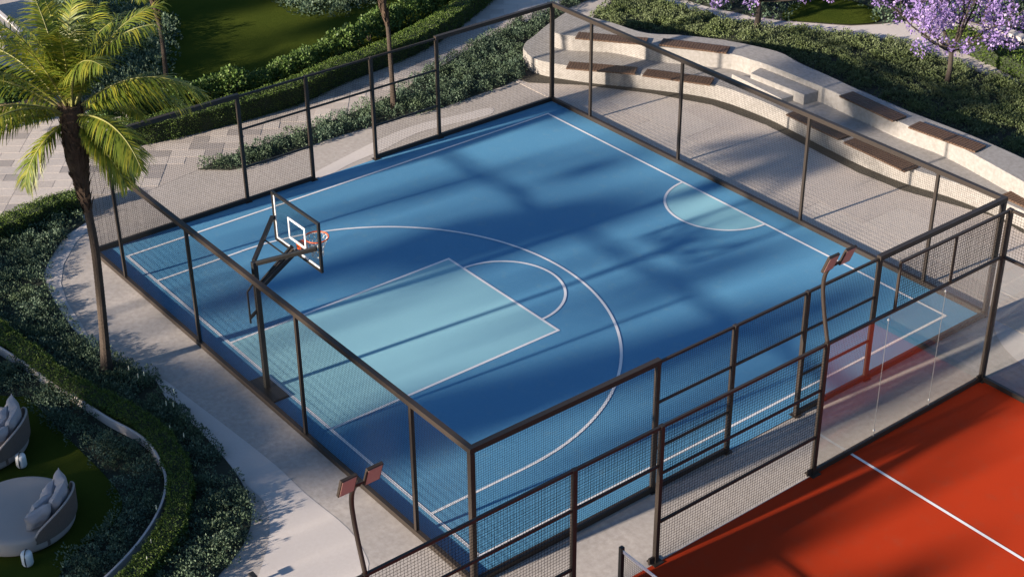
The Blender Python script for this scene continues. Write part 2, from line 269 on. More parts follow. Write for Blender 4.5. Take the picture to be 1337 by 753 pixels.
# unseen trees left of the view, crowns shaped to cast shade: ground x, y of the shade, crown width, crown height above ground, label, crown depth, crown thickness
SHADE = [
 (3.4,2.6,.55,11,1.0,1.1),(4.3,6.6,1.25,12,1.5,1.0),(5.1,9.6,1.15,13,1.4,.9),(3.3,11.6,.6,13,.9,.6),(1.3,6.0,.16,12,.6,1.3),(2.1,9.5,.18,12,.6,1.3),
 (9.7,.9,1.2,11,1.2,.9),(10.3,4.2,1.15,12,1.3,1.0),(11.0,7.8,1.0,12,1.2,1.0),(11.7,11.0,.55,12,1.0,.7),(8.2,7.5,.13,12,.5,1.2),(9.3,9.6,.15,12,.4,1.3),(7.0,9.2,.13,12,.4,1.4),(5.6,3.0,.12,12,.4,1.3),(12.4,9.0,.15,12,.4,1.2),(8.9,10.4,.18,12,.5,.9),(12.9,6.0,.28,11,.8,1.2),
 (6.9,-1.75,3.2,5.5,1.0,.40),(2.5,-4.2,3.4,6,1.4,.6),(8.4,-4.4,2.6,6.5,1.2,.5),(4.5,-7.4,4.5,7,1.2,.5),(9.9,-7.2,1.6,7,1.0,.5),(6.5,-5.3,1.0,7,.6,.28),(-1.5,-2.9,1.6,7,1.2,.40),
 (16.5,3.6,.75,9,1.2,.7),(17.9,2.6,.6,9,1.0,.4),(18.6,4.0,.4,9,1.0,.8),(16.5,10.0,.24,12,1.4,.7),(17.0,6.2,.16,10,1.0,1.2),(15.0,8.6,.12,10,.5,1.0),
 (-10.3,6.2,1.6,11,1.4,.9),(-13.5,10,1.5,11,1.6,1.0),(-12.5,3.5,1.8,11,1.8,1.4),(-9.4,12.8,1.0,12,1.4,.8),(.0,14.0,1.1,12,.7,.3),(4.0,22.2,1.3,12,.8,.4),(-4.9,13.4,.5,12,.8,.5),
]


# ------------------------------------------------------------------ ground sheets
def sheet(name, poly, z, material, kind='structure', n=0, parent=None):
    if n: poly = smooth_line(poly, n, True)
    o = part(name, MB().prism(poly, 0, z, sides=False), material, parent)
    if kind: o['kind'] = kind
    return o
def raised(name, poly, z0, z1, material, n=0):
    if n: poly = smooth_line(poly, n, True)
    o = part(name, MB().prism(poly, z0, z1), material, None); o['kind'] = 'structure'; return o

sheet('ground', [(-600,-600),(600,-600),(600,600),(-600,600)], -.05, M['soil'])
sheet('pavement', [(-40,-30),(45,-30),(45,45),(-40,45)], 0, M['concrete'])
LB = F['left_bed']; LBs = smooth_line(LB[:19], 6)+LB[19:]
sheet('pale_path', smooth_line(F['pale_path'][:10], 4)+smooth_line(F['pale_path'][10:], 4), .004, M['pale'])
sheet('kerb_strip', F['kerb_left'], .008, M['pale'])
sheet('left_bed_soil', LBs, .016, M['soil'])
sheet('pale_band', F['band'], .005, M['pale'], n=4)
sheet('smooth_disc', [(16.6+2.45*math.cos(t*PI/24), 14.4+2.05*math.sin(t*PI/24)) for t in range(48)], .006, M['pale'])
lawn_in = smooth_line(F['lawn_inner'], 4, True)
sheet('daybed_lawn', lawn_in, .05, M['lawn'])
sheet('wedge_soil', F['wedge'], .014, M['soil'])
sheet('back_lawn', F['lawn_top']+[(-60,20),(-60,60),(-12,60)][:0], .05, M['lawn'])
sheet('far_lawn', [(-70,-20),(-26,-5),(-20,10),(-26,25),(-15,45),(-70,60)], .02, M['lawn'])
sheet('field_soil', F['field'], .02, M['soil'])
sheet('far_garden_soil', F['bg_tr'], .012, M['soil'])
sheet('back_path', F['pathB'], .02, M['pale'])
sheet('round_lawn', smooth_line(F['lawn_tr'], 4, True), .06, M['lawn'])
sheet('gravel_strip', F['gravel']+[(14.5,18),(10,18),(6,18),(3,18),(0,16.6),(-1.5,15.6),(-2.6,15),(-3.3,14.6),(-3.0,14.1)], .02, M['gravel'])

# kerb between the clipped hedge and the blue-green bed
KM = smooth_line(F['kerb_mid'], 4)
def offset_line(P, d):
    out = []
    for i in range(len(P)):
        a = Vector(P[max(i-1,0)]); b = Vector(P[min(i+1,len(P)-1)]); t = (b-a).normalized(); out.append((P[i][0]-t.y*d, P[i][1]+t.x*d))
    return out
KM = resample(KM, 60)
k_ = part('garden_kerb', MB().strip(offset_line(KM,-.022), offset_line(KM,.026), 0, .22), M['pale'], None, bevel=.01)
tag(k_, 'thin pale curved kerb between the clipped hedge and the blue-green planting', 'kerb')

# ------------------------------------------------------------------ paving tiles
def clip_keep(cx, cy, poly): return bool(inpoly(np.array([[cx, cy]]), poly)[0])
plaza_base = sheet('plaza', F['plaza'], .004, M['tile1'])
ca, sa = .60, .80                                  # tile axes
shared = {}
def tile_mesh(w_, d_, k, h=.006):
    key = (w_, d_, k)
    if key not in shared:
        mb = MB(); a = (w_-.012)/2; b = (d_-.012)/2; mb.box((-a,-b,.0),(a,b,h)); me = new_mesh('tile', mb.v, mb.f); me.materials.append(M['tile%d' % k]); shared[key] = me
    return shared[key]
cells = []
for i in range(-60, 60):
    for j in range(-60, 60):
        u0, v0 = i*.9+(.45 if j % 2 else 0), j*.42
        for wdt, uu in (((.9, u0),) if (i*7+j*13) % 5 < 3 else ((.45, u0-.225), (.45, u0+.225))):
            x = -7+uu*ca-v0*sa; y = 2+uu*sa+v0*ca
            q = [(x+a*ca-b*sa, y+a*sa+b*ca) for a in (-wdt/2, wdt/2) for b in (-.21, .21)]
            if all(clip_keep(*p_, F['plaza']) for p_ in q): cells.append((x, y, wdt))
cpos = Vector((30.8,-12.6,18))
cells.sort(key=lambda c: (c[0]+6)**2*.8+(c[1]+1)**2)
rest = MB(); restm = {0: MB(), 1: MB(), 2: MB()}
for n_, (x, y, wdt) in enumerate(cells):
    k = random.choices((0,1,2), (.6,.2,.2))[0]
    if n_ < 290:
        o = link('tile', tile_mesh(wdt, .42, k), None, plaza_base); o.location = (x, y, .004+random.uniform(0,.002)); o.rotation_euler.z = math.atan2(sa, ca)
    else:
        k = random.choices((0,1,2), (.5,.4,.1))[0]; mb = restm[k]; b = len(mb.v); a_, b_ = wdt/2-.006, .204
        for z in (.004, .011):
            for s_, t_ in ((-1,-1),(1,-1),(1,1),(-1,1)): mb.v.append((x+s_*a_*ca-t_*b_*sa, y+s_*a_*sa+t_*b_*ca, z))
        mb.f += [(b+4,b+5,b+6,b+7)]+[(b+i,b+(i+1)%4,b+4+(i+1)%4,b+4+i) for i in range(4)]
for k in range(3): part('tile_field', restm[k], M['tile%d' % k], plaza_base, kind='stuff')

slab_base = sheet('terrace_floor', [(-1.0,13.55),(14.6,13.55),(14.6,18.4),(6,18.4),(1.5,18),(-3,14.8),(-2.6,13.6)][:7], .004, M['slab1'])
for i in range(-2, 6):
    for j in range(0, 4):
        x0, x1 = -1.0+i*3.1+(1.4 if j % 2 else 0), -1.0+(i+1)*3.1+(1.4 if j % 2 else 0)
        def arc(x, jj): return 13.50+jj*1.15+.0075*(x-5)**2*(jj-1.2)
        if x1 < -2.2 or x0 > 15: continue
        n = 8; xs = np.linspace(max(x0,-2.4)+.004, x1-.004, n+1)
        A = [(float(x), max(13.46, arc(x, j)+.004)) for x in xs]; B = [(float(x), max(13.47, arc(x, j+1)-.004)) for x in xs]
        if A[0][1] > 18.3: continue
        part('paving_slab', MB().strip(A, B, .004, .0135+random.uniform(-.001,.001)), M['slab%d' % random.choices((0,1,2),(.5,.25,.25))[0]], slab_base)

# ------------------------------------------------------------------ basketball court
LX, LY = 13.67, 12.73; CX = LX/2
FX0, FX1, FY0, FY1, FH = -.65, 14.2, -.515, 13.40, 2.87
court = sheet('basketball_court', [(FX0,FY0),(FX1,FY0),(FX1,FY1),(FX0,FY1)], .020, M['blue'])
def cpart(name, mb, mt): return part(name, mb, mt, court)
key = MB().prism([(CX-2.0,0),(CX+2.0,0),(CX+2.0,5.787),(CX-2.0,5.787)], 0, .024, sides=False); cpart('key_area', key, M['cyan'])
semi = [(CX+1.435*math.cos(PI*k/32), LY-1.435*math.sin(PI*k/32)) for k in range(33)]
cpart('centre_semicircle_area', MB().prism(semi, 0, .024, sides=False), M['cyan'])
LWD = .062
def hline(x0, y0, x1, y1, z=.028):
    if abs(x1-x0) > abs(y1-y0): mb = MB().prism([(x0,y0-LWD/2),(x1,y0-LWD/2),(x1,y0+LWD/2),(x0,y0+LWD/2)], 0, z, sides=False)
    else: mb = MB().prism([(x0-LWD/2,y0),(x0+LWD/2,y0),(x0+LWD/2,y1),(x0-LWD/2,y1)], 0, z, sides=False)
    cpart('court_line', mb, M['white'])
def aline(cx, cy, r, a0, a1, z=.032, n=72):
    mb = MB()
    for k in range(n+1):
        t = a0+(a1-a0)*k/n; mb.v += [(cx+(r-LWD/2)*math.cos(t), cy+(r-LWD/2)*math.sin(t), z), (cx+(r+LWD/2)*math.cos(t), cy+(r+LWD/2)*math.sin(t), z)]
    mb.f = [(2*k, 2*k+1, 2*k+3, 2*k+2) for k in range(n)]; cpart('court_line', mb, M['white'])
h_ = LWD/2
hline(-h_,0,LX+h_,0); hline(-h_,LY,LX+h_,LY); hline(0,h_,0,LY-h_); hline(LX,h_,LX,LY-h_)
hline(CX-2.0-h_,5.787,CX+2.0+h_,5.787); hline(CX-2,h_,CX-2,5.787-h_); hline(CX+2,h_,CX+2,5.787-h_)
hline(1.475,h_,1.475,2.21); hline(LX-1.475,h_,LX-1.475,2.21)
aline(CX, 2.21, 5.36, 0, PI)
aline(CX, 5.787, 1.435, .02, PI-.02); aline(CX, LY, 1.435, PI+.02, 2*PI-.02)

# ------------------------------------------------------------------ mesh fences
def wire_panel(p, q, z0, z1, parent, cell=.049, r=.0023, label=None, name='wire_mesh'):
    p = Vector((*p, 0)); q = Vector((*q, 0)); d = q-p; L_ = d.length; d.normalize(); nrm = Vector((-d.y, d.x, 0)); mb = MB()
    def rod(a, b, u, v):
        n = len(mb.v)
        for o in (a, b): mb.v += [tuple(o-u-v*.6), tuple(o+u-v*.6), tuple(o+v)]
        mb.f += [(n,n+1,n+4,n+3),(n+1,n+2,n+5,n+4),(n+2,n,n+3,n+5)]
    nv = max(1, round(L_/cell))
    for i in range(1, nv): x = p+d*(L_*i/nv); rod(Vector((x.x,x.y,z0)), Vector((x.x,x.y,z1)), d*r, nrm*r)
    nh = max(1, round((z1-z0)/cell))
    for i in range(1, nh):
        z = z0+(z1-z0)*i/nh; off = nrm*(r*1.6); rod(Vector((p.x,p.y,z))+off, Vector((q.x,q.y,z))+off, Vector((0,0,r)), nrm*r)
    return part(name, mb, M['wire'], parent, kind='stuff')

cage = thing('court_cage', 'dark metal mesh cage fence all around the blue basketball court', 'fence', ((FX0+FX1)/2, FY0, 0))
PXS = [FX0, 1.0, 4.5, 8.77, 12.5, FX1]; PYS = [FY0, 3.60, 5.52, 7.44, 9.49, FY1]
def post(x, y, h, w_, parent=cage, z0=0.0, name='post'): return part(name, MB().cbox((x,y,(z0+h)/2),(w_,w_,h-z0)), M['metal'], parent, bevel=.006)
def rail(p, q, z, w_, h_, parent=cage, name='rail'):
    mb = MB(); mb.bar((*p, z), (*q, z), w_, h_); return part(name, mb, M['metal'], parent)
TW = .105
for x in PXS:
    for y in (FY0, FY1): post(x, y, FH-.06 if x in (FX0, FX1) else FH-.055, .10 if x in (FX0, FX1) else .07)
for x in (FX0, FX1):
    for k, y in enumerate(PYS[1:-1]):
        post(x, y, FH-.06 if k in (0,3) else FH+.01, .085)
        part('base_plate', MB().box((x-.09,y-.09,.02),(x+.09,y+.09,.034)), M['metal'], cage)
def shorten(p, q, a, b):
    p, q = Vector(p), Vector(q); d = (q-p).normalized(); return tuple(p+d*a), tuple(q-d*b)
for y in (FY0, FY1):
    rail((FX0+TW/2+.001,y), (FX1-TW/2-.001,y), FH, TW*.98, TW*.98)
    rail((FX0+.06,y), (FX1-.06,y), .075, .09, .11)
    for k in range(5):
        a, b = PXS[k], PXS[k+1]; wire_panel((a+.04,y), (b-.04,y), .13, FH-.05, cage)
for x in (FX0, FX1):
    for a, b in ((PYS[0],PYS[1]),(PYS[4],PYS[5])):
        lo = a-TW/2 if a == FY0 else a-.04; hi = b+TW/2 if b == FY1 else b+.04
        rail((x,lo), (x,hi), FH, TW, TW)
        aa = a+.055 if a == FY0 else a+.045; bb = b-.055 if b == FY1 else b-.045
        rail((x,aa), (x,bb), .075, .09, .11); wire_panel((x,a+.05), (x,b-.05), .13, FH-.05, cage)
    for k in (1,2,3):
        a, b = PYS[k]+.045, PYS[k+1]-.045
        rail((x,a), (x,b), FH-.02, .045, .05); rail((x,a), (x,b), 1.98, .04, .045)
        wire_panel((x,a), (x,b), 2.0, FH-.04, cage)
        if k != 2: rail((x,a), (x,b), .96, .04, .045); wire_panel((x,a), (x,b), .98, 1.96, cage)
        if k != 2: wire_panel((x,a), (x,b), .13, .94, cage); rail((x,a), (x,b), .075, .07, .10)

# ------------------------------------------------------------------ basketball hoop
hx = CX
hoop = thing('basketball_hoop', 'tall basketball hoop with clear backboard and black pole at the blue key', 'basketball hoop', (hx,-.27,0.02))
part('base_plate', MB().cbox((hx+.05,-.25,.045),(.95,.40,.05)), M['black'], hoop, bevel=.01)
part('pole', MB().cbox((hx,-.25,1.535),(.105,.105,2.93)), M['black'], hoop, bevel=.008)
bmb = MB()
for z in np.arange(.3, 2.9, .09): bmb.cbox((hx+.0545,-.25,z),(.004,.025,.03)); bmb.cbox((hx,-.3045,z),(.025,.004,.03))
part('adjustment_holes', bmb, M['metal'], hoop, kind='stuff')
BY, BX0, BX1, BZ0, BZ1 = .75, hx-.88, hx+.88, 2.78, 3.88
for sx, bx in ((-1, BX0+.05), (1, BX1-.05)):
    part('upper_arm', MB().bar((hx+sx*.05,-.23,2.98), (bx, BY-.06, 3.33), .075, .085), M['black'], hoop, bevel=.008)
part('cross_brace', MB().bar((hx-.42,.26,3.12), (hx+.42,.26,3.12), .025), M['black'], hoop)
for sx in (-1,1): part('lower_arm', MB().bar((hx+sx*.05,-.23,2.38), (hx+sx*.10, BY-.07, 2.98), .045, .085), M['black'], hoop, bevel=.006)
part('strut_panel', MB().bar((hx,-.14,2.46), (hx, BY-.12, 2.97), .05, .03), M['metal'], hoop)
cm = MB(); cm.bar((hx,-.30,2.55),(hx,-.46,2.40),.03); cm.bar((hx,-.46,2.40),(hx,-.46,1.68),.03); cm.bar((hx,-.46,1.80),(hx,-.30,1.90),.05); part('height_crank', cm, M['black'], hoop)
fr = MB(); T = .055
fr.cbox((hx,BY,BZ1-T/2),(BX1-BX0,.05,T)); fr.cbox((hx,BY,BZ0+T/2),(BX1-BX0,.05,T))
fr.cbox((BX0+T/2,BY,(BZ0+BZ1)/2),(T,.05,BZ1-BZ0-2*T)); fr.cbox((BX1-T/2,BY,(BZ0+BZ1)/2),(T,.05,BZ1-BZ0-2*T))
part('backboard_frame', fr, M['black'], hoop)
part('backboard', MB().cbox((hx,BY,(BZ0+BZ1)/2),(BX1-BX0-2*T,.012,BZ1-BZ0-2*T)), M['glass'], hoop)
bl = MB(); t = .035; a0, a1, b0, b1 = BX0+T+.002, BX1-T-.002, BZ0+T+.002, BZ1-T-.002
for yy in (BY,):
    bl.box((a0,yy-.009,b0),(a1,yy+.009,b0+t)); bl.box((a0,yy-.009,b0+t),(a0+t,yy+.009,b1)); 
    bl.box((a1-t*.4,yy-.009,b0+t),(a1,yy+.009,b1)); bl.box((a0+t,yy-.009,b1-t*.4),(a1-t*.4,yy+.009,b1))
part('border_line', bl, M['white'], hoop)
sq = MB(); t = .04; s0, s1, z0, z1 = hx-.32, hx+.32, 3.05, 3.52
sq.box((s0,BY-.0095,z0),(s1,BY+.0095,z0+t)); sq.box((s0,BY-.0095,z1-t),(s1,BY+.0095,z1)); sq.box((s0,BY-.0095,z0+t),(s0+t,BY+.0095,z1-t)); sq.box((s1-t,BY-.0095,z0+t),(s1,BY+.0095,z1-t))
part('target_square', sq, M['white'], hoop)
part('rim_mount', MB().box((hx-.09,BY+.011,2.90),(hx+.09,BY+.16,3.06)), M['orange'], hoop, bevel=.006)
RY, RR, RZ = BY+.43, .24, 3.05
part('rim', MB().tube([(hx+RR*math.cos(2*PI*k/40), RY+RR*math.sin(2*PI*k/40), RZ) for k in range(41)], .016, 8, False), M['orange'], hoop, smooth=True)
nm = MB(); 
for k in range(12):
    for dr in (1,-1):
        pts = []
        for j in range(7):
            tt = 2*PI*(k+dr*j*.5)/12; rr = RR*(1-.5*math.sin(min(1,j/5)*PI/2)); pts.append((hx+rr*math.cos(tt), RY+rr*math.sin(tt), RZ-.07*j))
        nm.tube(pts, .006, 4, False)
part('net', nm, M['cord'], hoop, kind='stuff')

# ------------------------------------------------------------------ padel court
PX = 15.70; PYB = 11.33; PH = 2.93; PT = 3.95
red = sheet('padel_court', [(PX+.03,-20),(32,-20),(32,PYB-.02),(PX+.03,PYB-.02)], .012, M['red'])
part('court_line', MB().prism([(PX+.04,7.30),(31,7.30),(31,7.362),(PX+.04,7.362)], 0, .018, sides=False), M['white'], red)
part('court_line', MB().prism([(20.72,-5),(20.78,-5),(20.78,7.29),(20.72,7.29)], 0, .018, sides=False), M['white'], red)
enc = thing('padel_enclosure', 'dark framed enclosure of wire mesh and glass panes around the red court', 'fence', (PX, 2, 0))
def gusset(x, y):
    mb = MB(); mb.box((x-.11,y-.11,.012),(x+.11,y+.11,.03)); mb.prism([(x-.02,y-.16),(x+.02,y-.16),(x+.02,y-.05),(x-.02,y-.05)], .03, .16); part('base_plate', mb, M['metal'], enc)
for y in (-9.6, -3.55, .41, 2.30, 6.30, PYB): 
    post(PX, y, PT if y == PYB else PH, .085 if y < PYB else .10, enc); gusset(PX, y-.0)
def prail(a, b, z, w_=.05, h2=.055): rail((PX,a), (PX,b), z, w_, h2, enc)
for a, b in ((-9.6,-3.55),(-3.55,.41),(.41,2.30),(2.30,6.30),(6.30,PYB)):
    prail(a+.045, b-.045 if b < PYB else b-.052, PH-.03)
    if b < PYB: wire_panel((PX,a+.045), (PX,b-.045), 2.13 if a == .41 else .02, PH-.06, enc, cell=.062, r=.0032)
    if a != .41 and b < PYB: prail(a+.045, b-.045, .88, .045, .045)
    if b < PYB: prail(a+.045, b-.045, 1.92 if a == 2.30 else 2.11, .04, .04)
prail(6.30+.045, PYB-.052, .06, .07, .10)
for k in range(3):
    y0 = 6.35+k*1.643; part('glass_pane', MB().box((PX-.006,y0,.12),(PX+.006,y0+1.633,PH-.062)), M['glass'], enc)
for k in (1,2):
    for z in (.25, 2.75): part('pane_clamp', MB().cbox((PX,6.3455+k*1.643,z),(.024,.035,.035)), M['cord'], enc)
    part('pane_seal', MB().box((PX-.004,6.3435+k*1.643-.0045+.0005,.12),(PX+.004,6.3435+k*1.643+.0045+.0015,PH-.062)), M['seal'], enc)
# raised mesh screen above the glass
for y in (8.12, 9.72): post(PX, y, PT-.05, .05, enc, PH)
rail((PX,8.12-.01), (PX,PYB-.055), PT-.03, .05, .05, enc)
wire_panel((PX,8.15), (PX,9.69), PH, PT-.06, enc, cell=.062, r=.0032); wire_panel((PX,9.75), (PX,PYB-.06), PH, PT-.06, enc, cell=.062, r=.0032)
for z, w_ in ((PH-.03,.06), (PT-.03,.05), (.06,.08)): rail((PX+.06,PYB), (PX+8.0,PYB), z, w_, .06 if z > 1 else .10, enc)
for k in range(4):
    x0 = PX+.06+k*2.0; part('glass_pane', MB().box((x0+.005,PYB-.006,.12),(x0+1.99,PYB+.006,PH-.062)), M['glass'], enc)
    post(x0+1.9975, PYB, PT-.06, .05, enc, PH); wire_panel((x0+.02,PYB), (x0+1.97,PYB), PH, PT-.06, enc, cell=.062, r=.0032)
pn = thing('padel_net', 'low court net on a black post beside the fence gap', 'net', (PX+.10,1.38,0))
part('net_post', MB().cbox((PX+.12,1.38,.46),(.075,.075,.90)), M['black'], pn, bevel=.006)
wire_panel((PX+.18,1.38), (PX+6,1.38), .05, .79, pn, cell=.045, name='net_mesh')
tp_ = MB()
for k in range(12):
    x0, x1 = PX+.16+k*.48, PX+.16+(k+1)*.48; f0 = .86-.05*math.sin(min(1,k/10)*PI/2); f1 = .86-.05*math.sin(min(1,(k+1)/10)*PI/2)
    tp_.bar((x0,1.38,f0-.03),(x1,1.38,f1-.03),.016,.06)
part('net_tape', tp_, M['white'], pn)

# ------------------------------------------------------------------ flood lights on the padel fence
def flood(y, label):
    t_ = thing('court_floodlight', label, 'floodlight', (PX, y, PH), 'twin floodlights on curved poles of the red court fence')
    prof = [(0,2.93),(-.06,3.15),(-.13,3.42),(-.20,3.75),(-.235,4.05),(-.20,4.28),(-.11,4.45),(.0,4.56)]
    pr_ = smooth_line([(a, b) for a, b in prof], 4); part('pole', MB().tube([(PX+a, y, b) for a, b in pr_], [.038]*len(pr_), 10), M['metal'], t_, smooth=True)
    part('bracket', MB().bar((PX+.0,y-.20,4.56),(PX+.0,y+.20,4.56),.03,.03), M['metal'], t_)
    for s in (-1,1):
        c = Vector((PX+.05, y+s*.215, 4.66)); ax = Vector((.24, 0, .66)).normalized(); ay = Vector((0,1,0)); az = ay.cross(ax)*1.0
        if az.x < 0: az = -az
        mb = MB(); fb = MB()
        def slab(mb, w2, h2, d0, d1):
            n = len(mb.v)
            for dd in (d0, d1):
                for a, b in ((-1,-1),(1,-1),(1,1),(-1,1)): mb.v.append(tuple(c+ay*(a*w2)+ax*(b*h2)+az*dd))
            mb.f += [(n,n+1,n+2,n+3),(n+7,n+6,n+5,n+4)]+[(n+i,n+4+i,n+4+(i+1)%4,n+(i+1)%4) for i in range(4)]
        slab(mb, .135, .185, -.03, .02); hd = part('lamp_head', mb, M['metal'], t_, bevel=.006)
        slab(fb, .115, .165, .0205, .026); part('lens', fb, M['lamp_face'], hd)
flood(-3.55, 'twin-headed floodlight on a curved bronze pole, nearest to the pale path')
flood(6.30, 'twin-headed floodlight on a curved bronze pole above the glass pane edge')

# ------------------------------------------------------------------ curved seating terrace
terr = thing('seating_terrace', 'two tier curved pale concrete seating with brown timber seats behind the court', 'seating', (4, 17, 0))
NS = 60
lf = resample(smooth_line(F['low_front'], 6), NS)
tipc = smooth_line([F['tip'][0], F['tip'][1], F['tip'][2], F['tip'][3], F['tip'][4]], 4)
lb = resample(smooth_line([(-4.5,17.2)]+F['up_back'][:1]+F['up_back'], 4), NS)
uf = resample(smooth_line(F['up_front'], 6), NS); ub = resample(smooth_line(F['up_back'], 6), NS)
lowpoly = lf+[(14.4,18.6)]+[(p_[0], p_[1]-.15) for p_ in reversed(ub)]+list(reversed(tipc))
# lower tier, its top kept under the upper tier
part('lower_tier', MB().prism(lowpoly, .0, .46), M['seatwall'], terr, bevel=.012)
part('upper_tier', MB().prism(uf+list(reversed(ub)), .0, .92), M['seatwall'], terr, bevel=.012)
part('step', MB().prism(F['stepA'], .46, .765), M['seatwall'], terr, bevel=.01)
sb = F['stepB']; part('step', MB().prism([(2.2,17.62),(4.27,17.45),(4.33,17.87),(2.6,17.84)], .46, .615), M['seatwall'], terr, bevel=.01)
for k in ('U1','U2','U3','U4','L1','L2','L3','L4','L5'):
    q = [Vector((*p_, 0)) for p_ in F['seat_'+k]]; z = .92 if k[0] == 'U' else .46
    ctr = sum(q, Vector())/4; d = ((q[1]-q[0])+(q[2]-q[3])).normalized(); n_ = Vector((-d.y, d.x, 0)); Ls = ((q[1]-q[0]).length+(q[2]-q[3]).length)/2; W_ = .50
    seat = MB(); nb = max(8, round(Ls/.085))
    for i in range(nb):
        c0 = ctr+d*(Ls*((i+.5)/nb-.5)); seat.bar(tuple(c0-n_*W_/2+Vector((0,0,z+.042))), tuple(c0+n_*W_/2+Vector((0,0,z+.042))), Ls/nb-.012, .045)
    for s_ in (-.32,.32): seat.bar(tuple(ctr-d*Ls*.48+n_*W_*s_+Vector((0,0,z+.01))), tuple(ctr+d*Ls*.48+n_*W_*s_+Vector((0,0,z+.01))), .05, .018)
    part('timber_seat', seat, M['plank'], terr)

# ------------------------------------------------------------------ leaves
def leaf_mesh(name, pos, dirs, size, aspect=.5, flat=0.0):
    """one four-cornered leaf per position"""
    n = len(pos); a = dirs/np.linalg.norm(dirs, axis=1, keepdims=True); t = rng.normal(size=(n,3)); t[:,2] += flat
    b = np.cross(a, t); b /= np.linalg.norm(b, axis=1, keepdims=True)+1e-9
    s = (size*rng.uniform(.7,1.3,n))[:,None] if np.isscalar(size) else size[:,None]
    V = np.empty((n,4,3)); V[:,0] = pos; V[:,1] = pos+a*s*.5+b*s*aspect*.5; V[:,2] = pos+a*s; V[:,3] = pos+a*s*.5-b*s*aspect*.5
    me = bpy.data.meshes.new(name); me.vertices.add(4*n); me.vertices.foreach_set('co', V.reshape(-1).astype(np.float32))
    me.loops.add(4*n); me.loops.foreach_set('vertex_index', np.arange(4*n, dtype=np.int32)); me.polygons.add(n)
    me.polygons.foreach_set('loop_start', np.arange(0,4*n,4,dtype=np.int32)); me.update(calc_edges=True); return me
def clumps(name, poly, mt, per_m2=7, leaves=70, R=.26, H=.30, size=.075, z0=.02, exclude=(), aspect=.55, hvar=.35):
    P_ = rand_in(poly, per_m2)
    for e in exclude: P_ = P_[~inpoly(P_, e)]
    n = len(P_); R_ = R*rng.uniform(.7,1.25,n); H_ = H*rng.uniform(1-hvar,1+hvar,n)
    idx = np.repeat(np.arange(n), leaves); k = len(idx); th = rng.uniform(0,2*PI,k); ph = np.arccos(rng.uniform(0.0,1,k)); rr = rng.uniform(.75,1.05,k)
    nx, ny, nz = np.sin(ph)*np.cos(th), np.sin(ph)*np.sin(th), np.cos(ph)
    pos = np.c_[P_[idx,0]+nx*R_[idx]*rr, P_[idx,1]+ny*R_[idx]*rr, z0+nz*H_[idx]*rr]
    d = np.c_[nx, ny, nz*1.0+.35]+rng.normal(0,.45,(k,3))
    o = link(name, leaf_mesh(name, pos, d, size, aspect), mt); o['kind'] = 'stuff'; return o
kin = resample(KM, 40)
inner_side = [p_ for p_ in kin]+[(10.6,-7.6),(9,-9.5),(3.3,-7),(0,-4.4)]
bed_blue = [p_ for p_ in offset_line(KM, .0)]+[(12,-8.5),(8,-10),(-1,-6)]
hb = resample(smooth_line(F['hedge_b'], 4), 50)
kk = np.array(KM)
def near(L_): return np.mean([np.min(np.hypot(*(kk-np.array(p_)).T)) for p_ in L_])
hb = max((offset_line(hb, d_) for d_ in (-.04, .04)), key=near)
kerb_clear = offset_line(KM,-.13)+list(reversed(offset_line(KM,.13)))
hb_strip = offset_line(hb,-.24)+list(reversed(offset_line(hb,.24)))
clumps('groundcover', LBs, M['leaf_blue'], 27, 100, .18, .22, .047, exclude=(hb_strip, bed_blue, lawn_in, kerb_clear)).name = 'groundcover'
inner_blue = bed_blue
clumps('groundcover', inner_blue, M['leaf_blue'], 27, 100, .19, .28, .047, exclude=(lawn_in, kerb_clear), z0=.02)
clumps('low_shrubs', F['wedge'], M['leaf_blue'], 26, 95, .17, .28, .05)
clumps('groundcover', F['field'], M['leaf_field'], 28, 80, .18, .18, .055)
clumps('low_shrubs', F['shrub_top'], M['leaf_blue'], 12, 80, .30, .5, .09)
clumps('low_shrubs', F['shrub_left'], M['leaf_blue'], 10, 80, .35, .6, .10)
clumps('low_shrubs', F['shrub_topleft'], M['leaf_shrub'], 6, 80, .35, .6, .10)
bt = F['bg_tr']; lt = smooth_line(F['lawn_tr'], 2, True)
clumps('low_shrubs', bt, M['leaf_blue'], 8, 60, .30, .4, .10, exclude=(lt,))

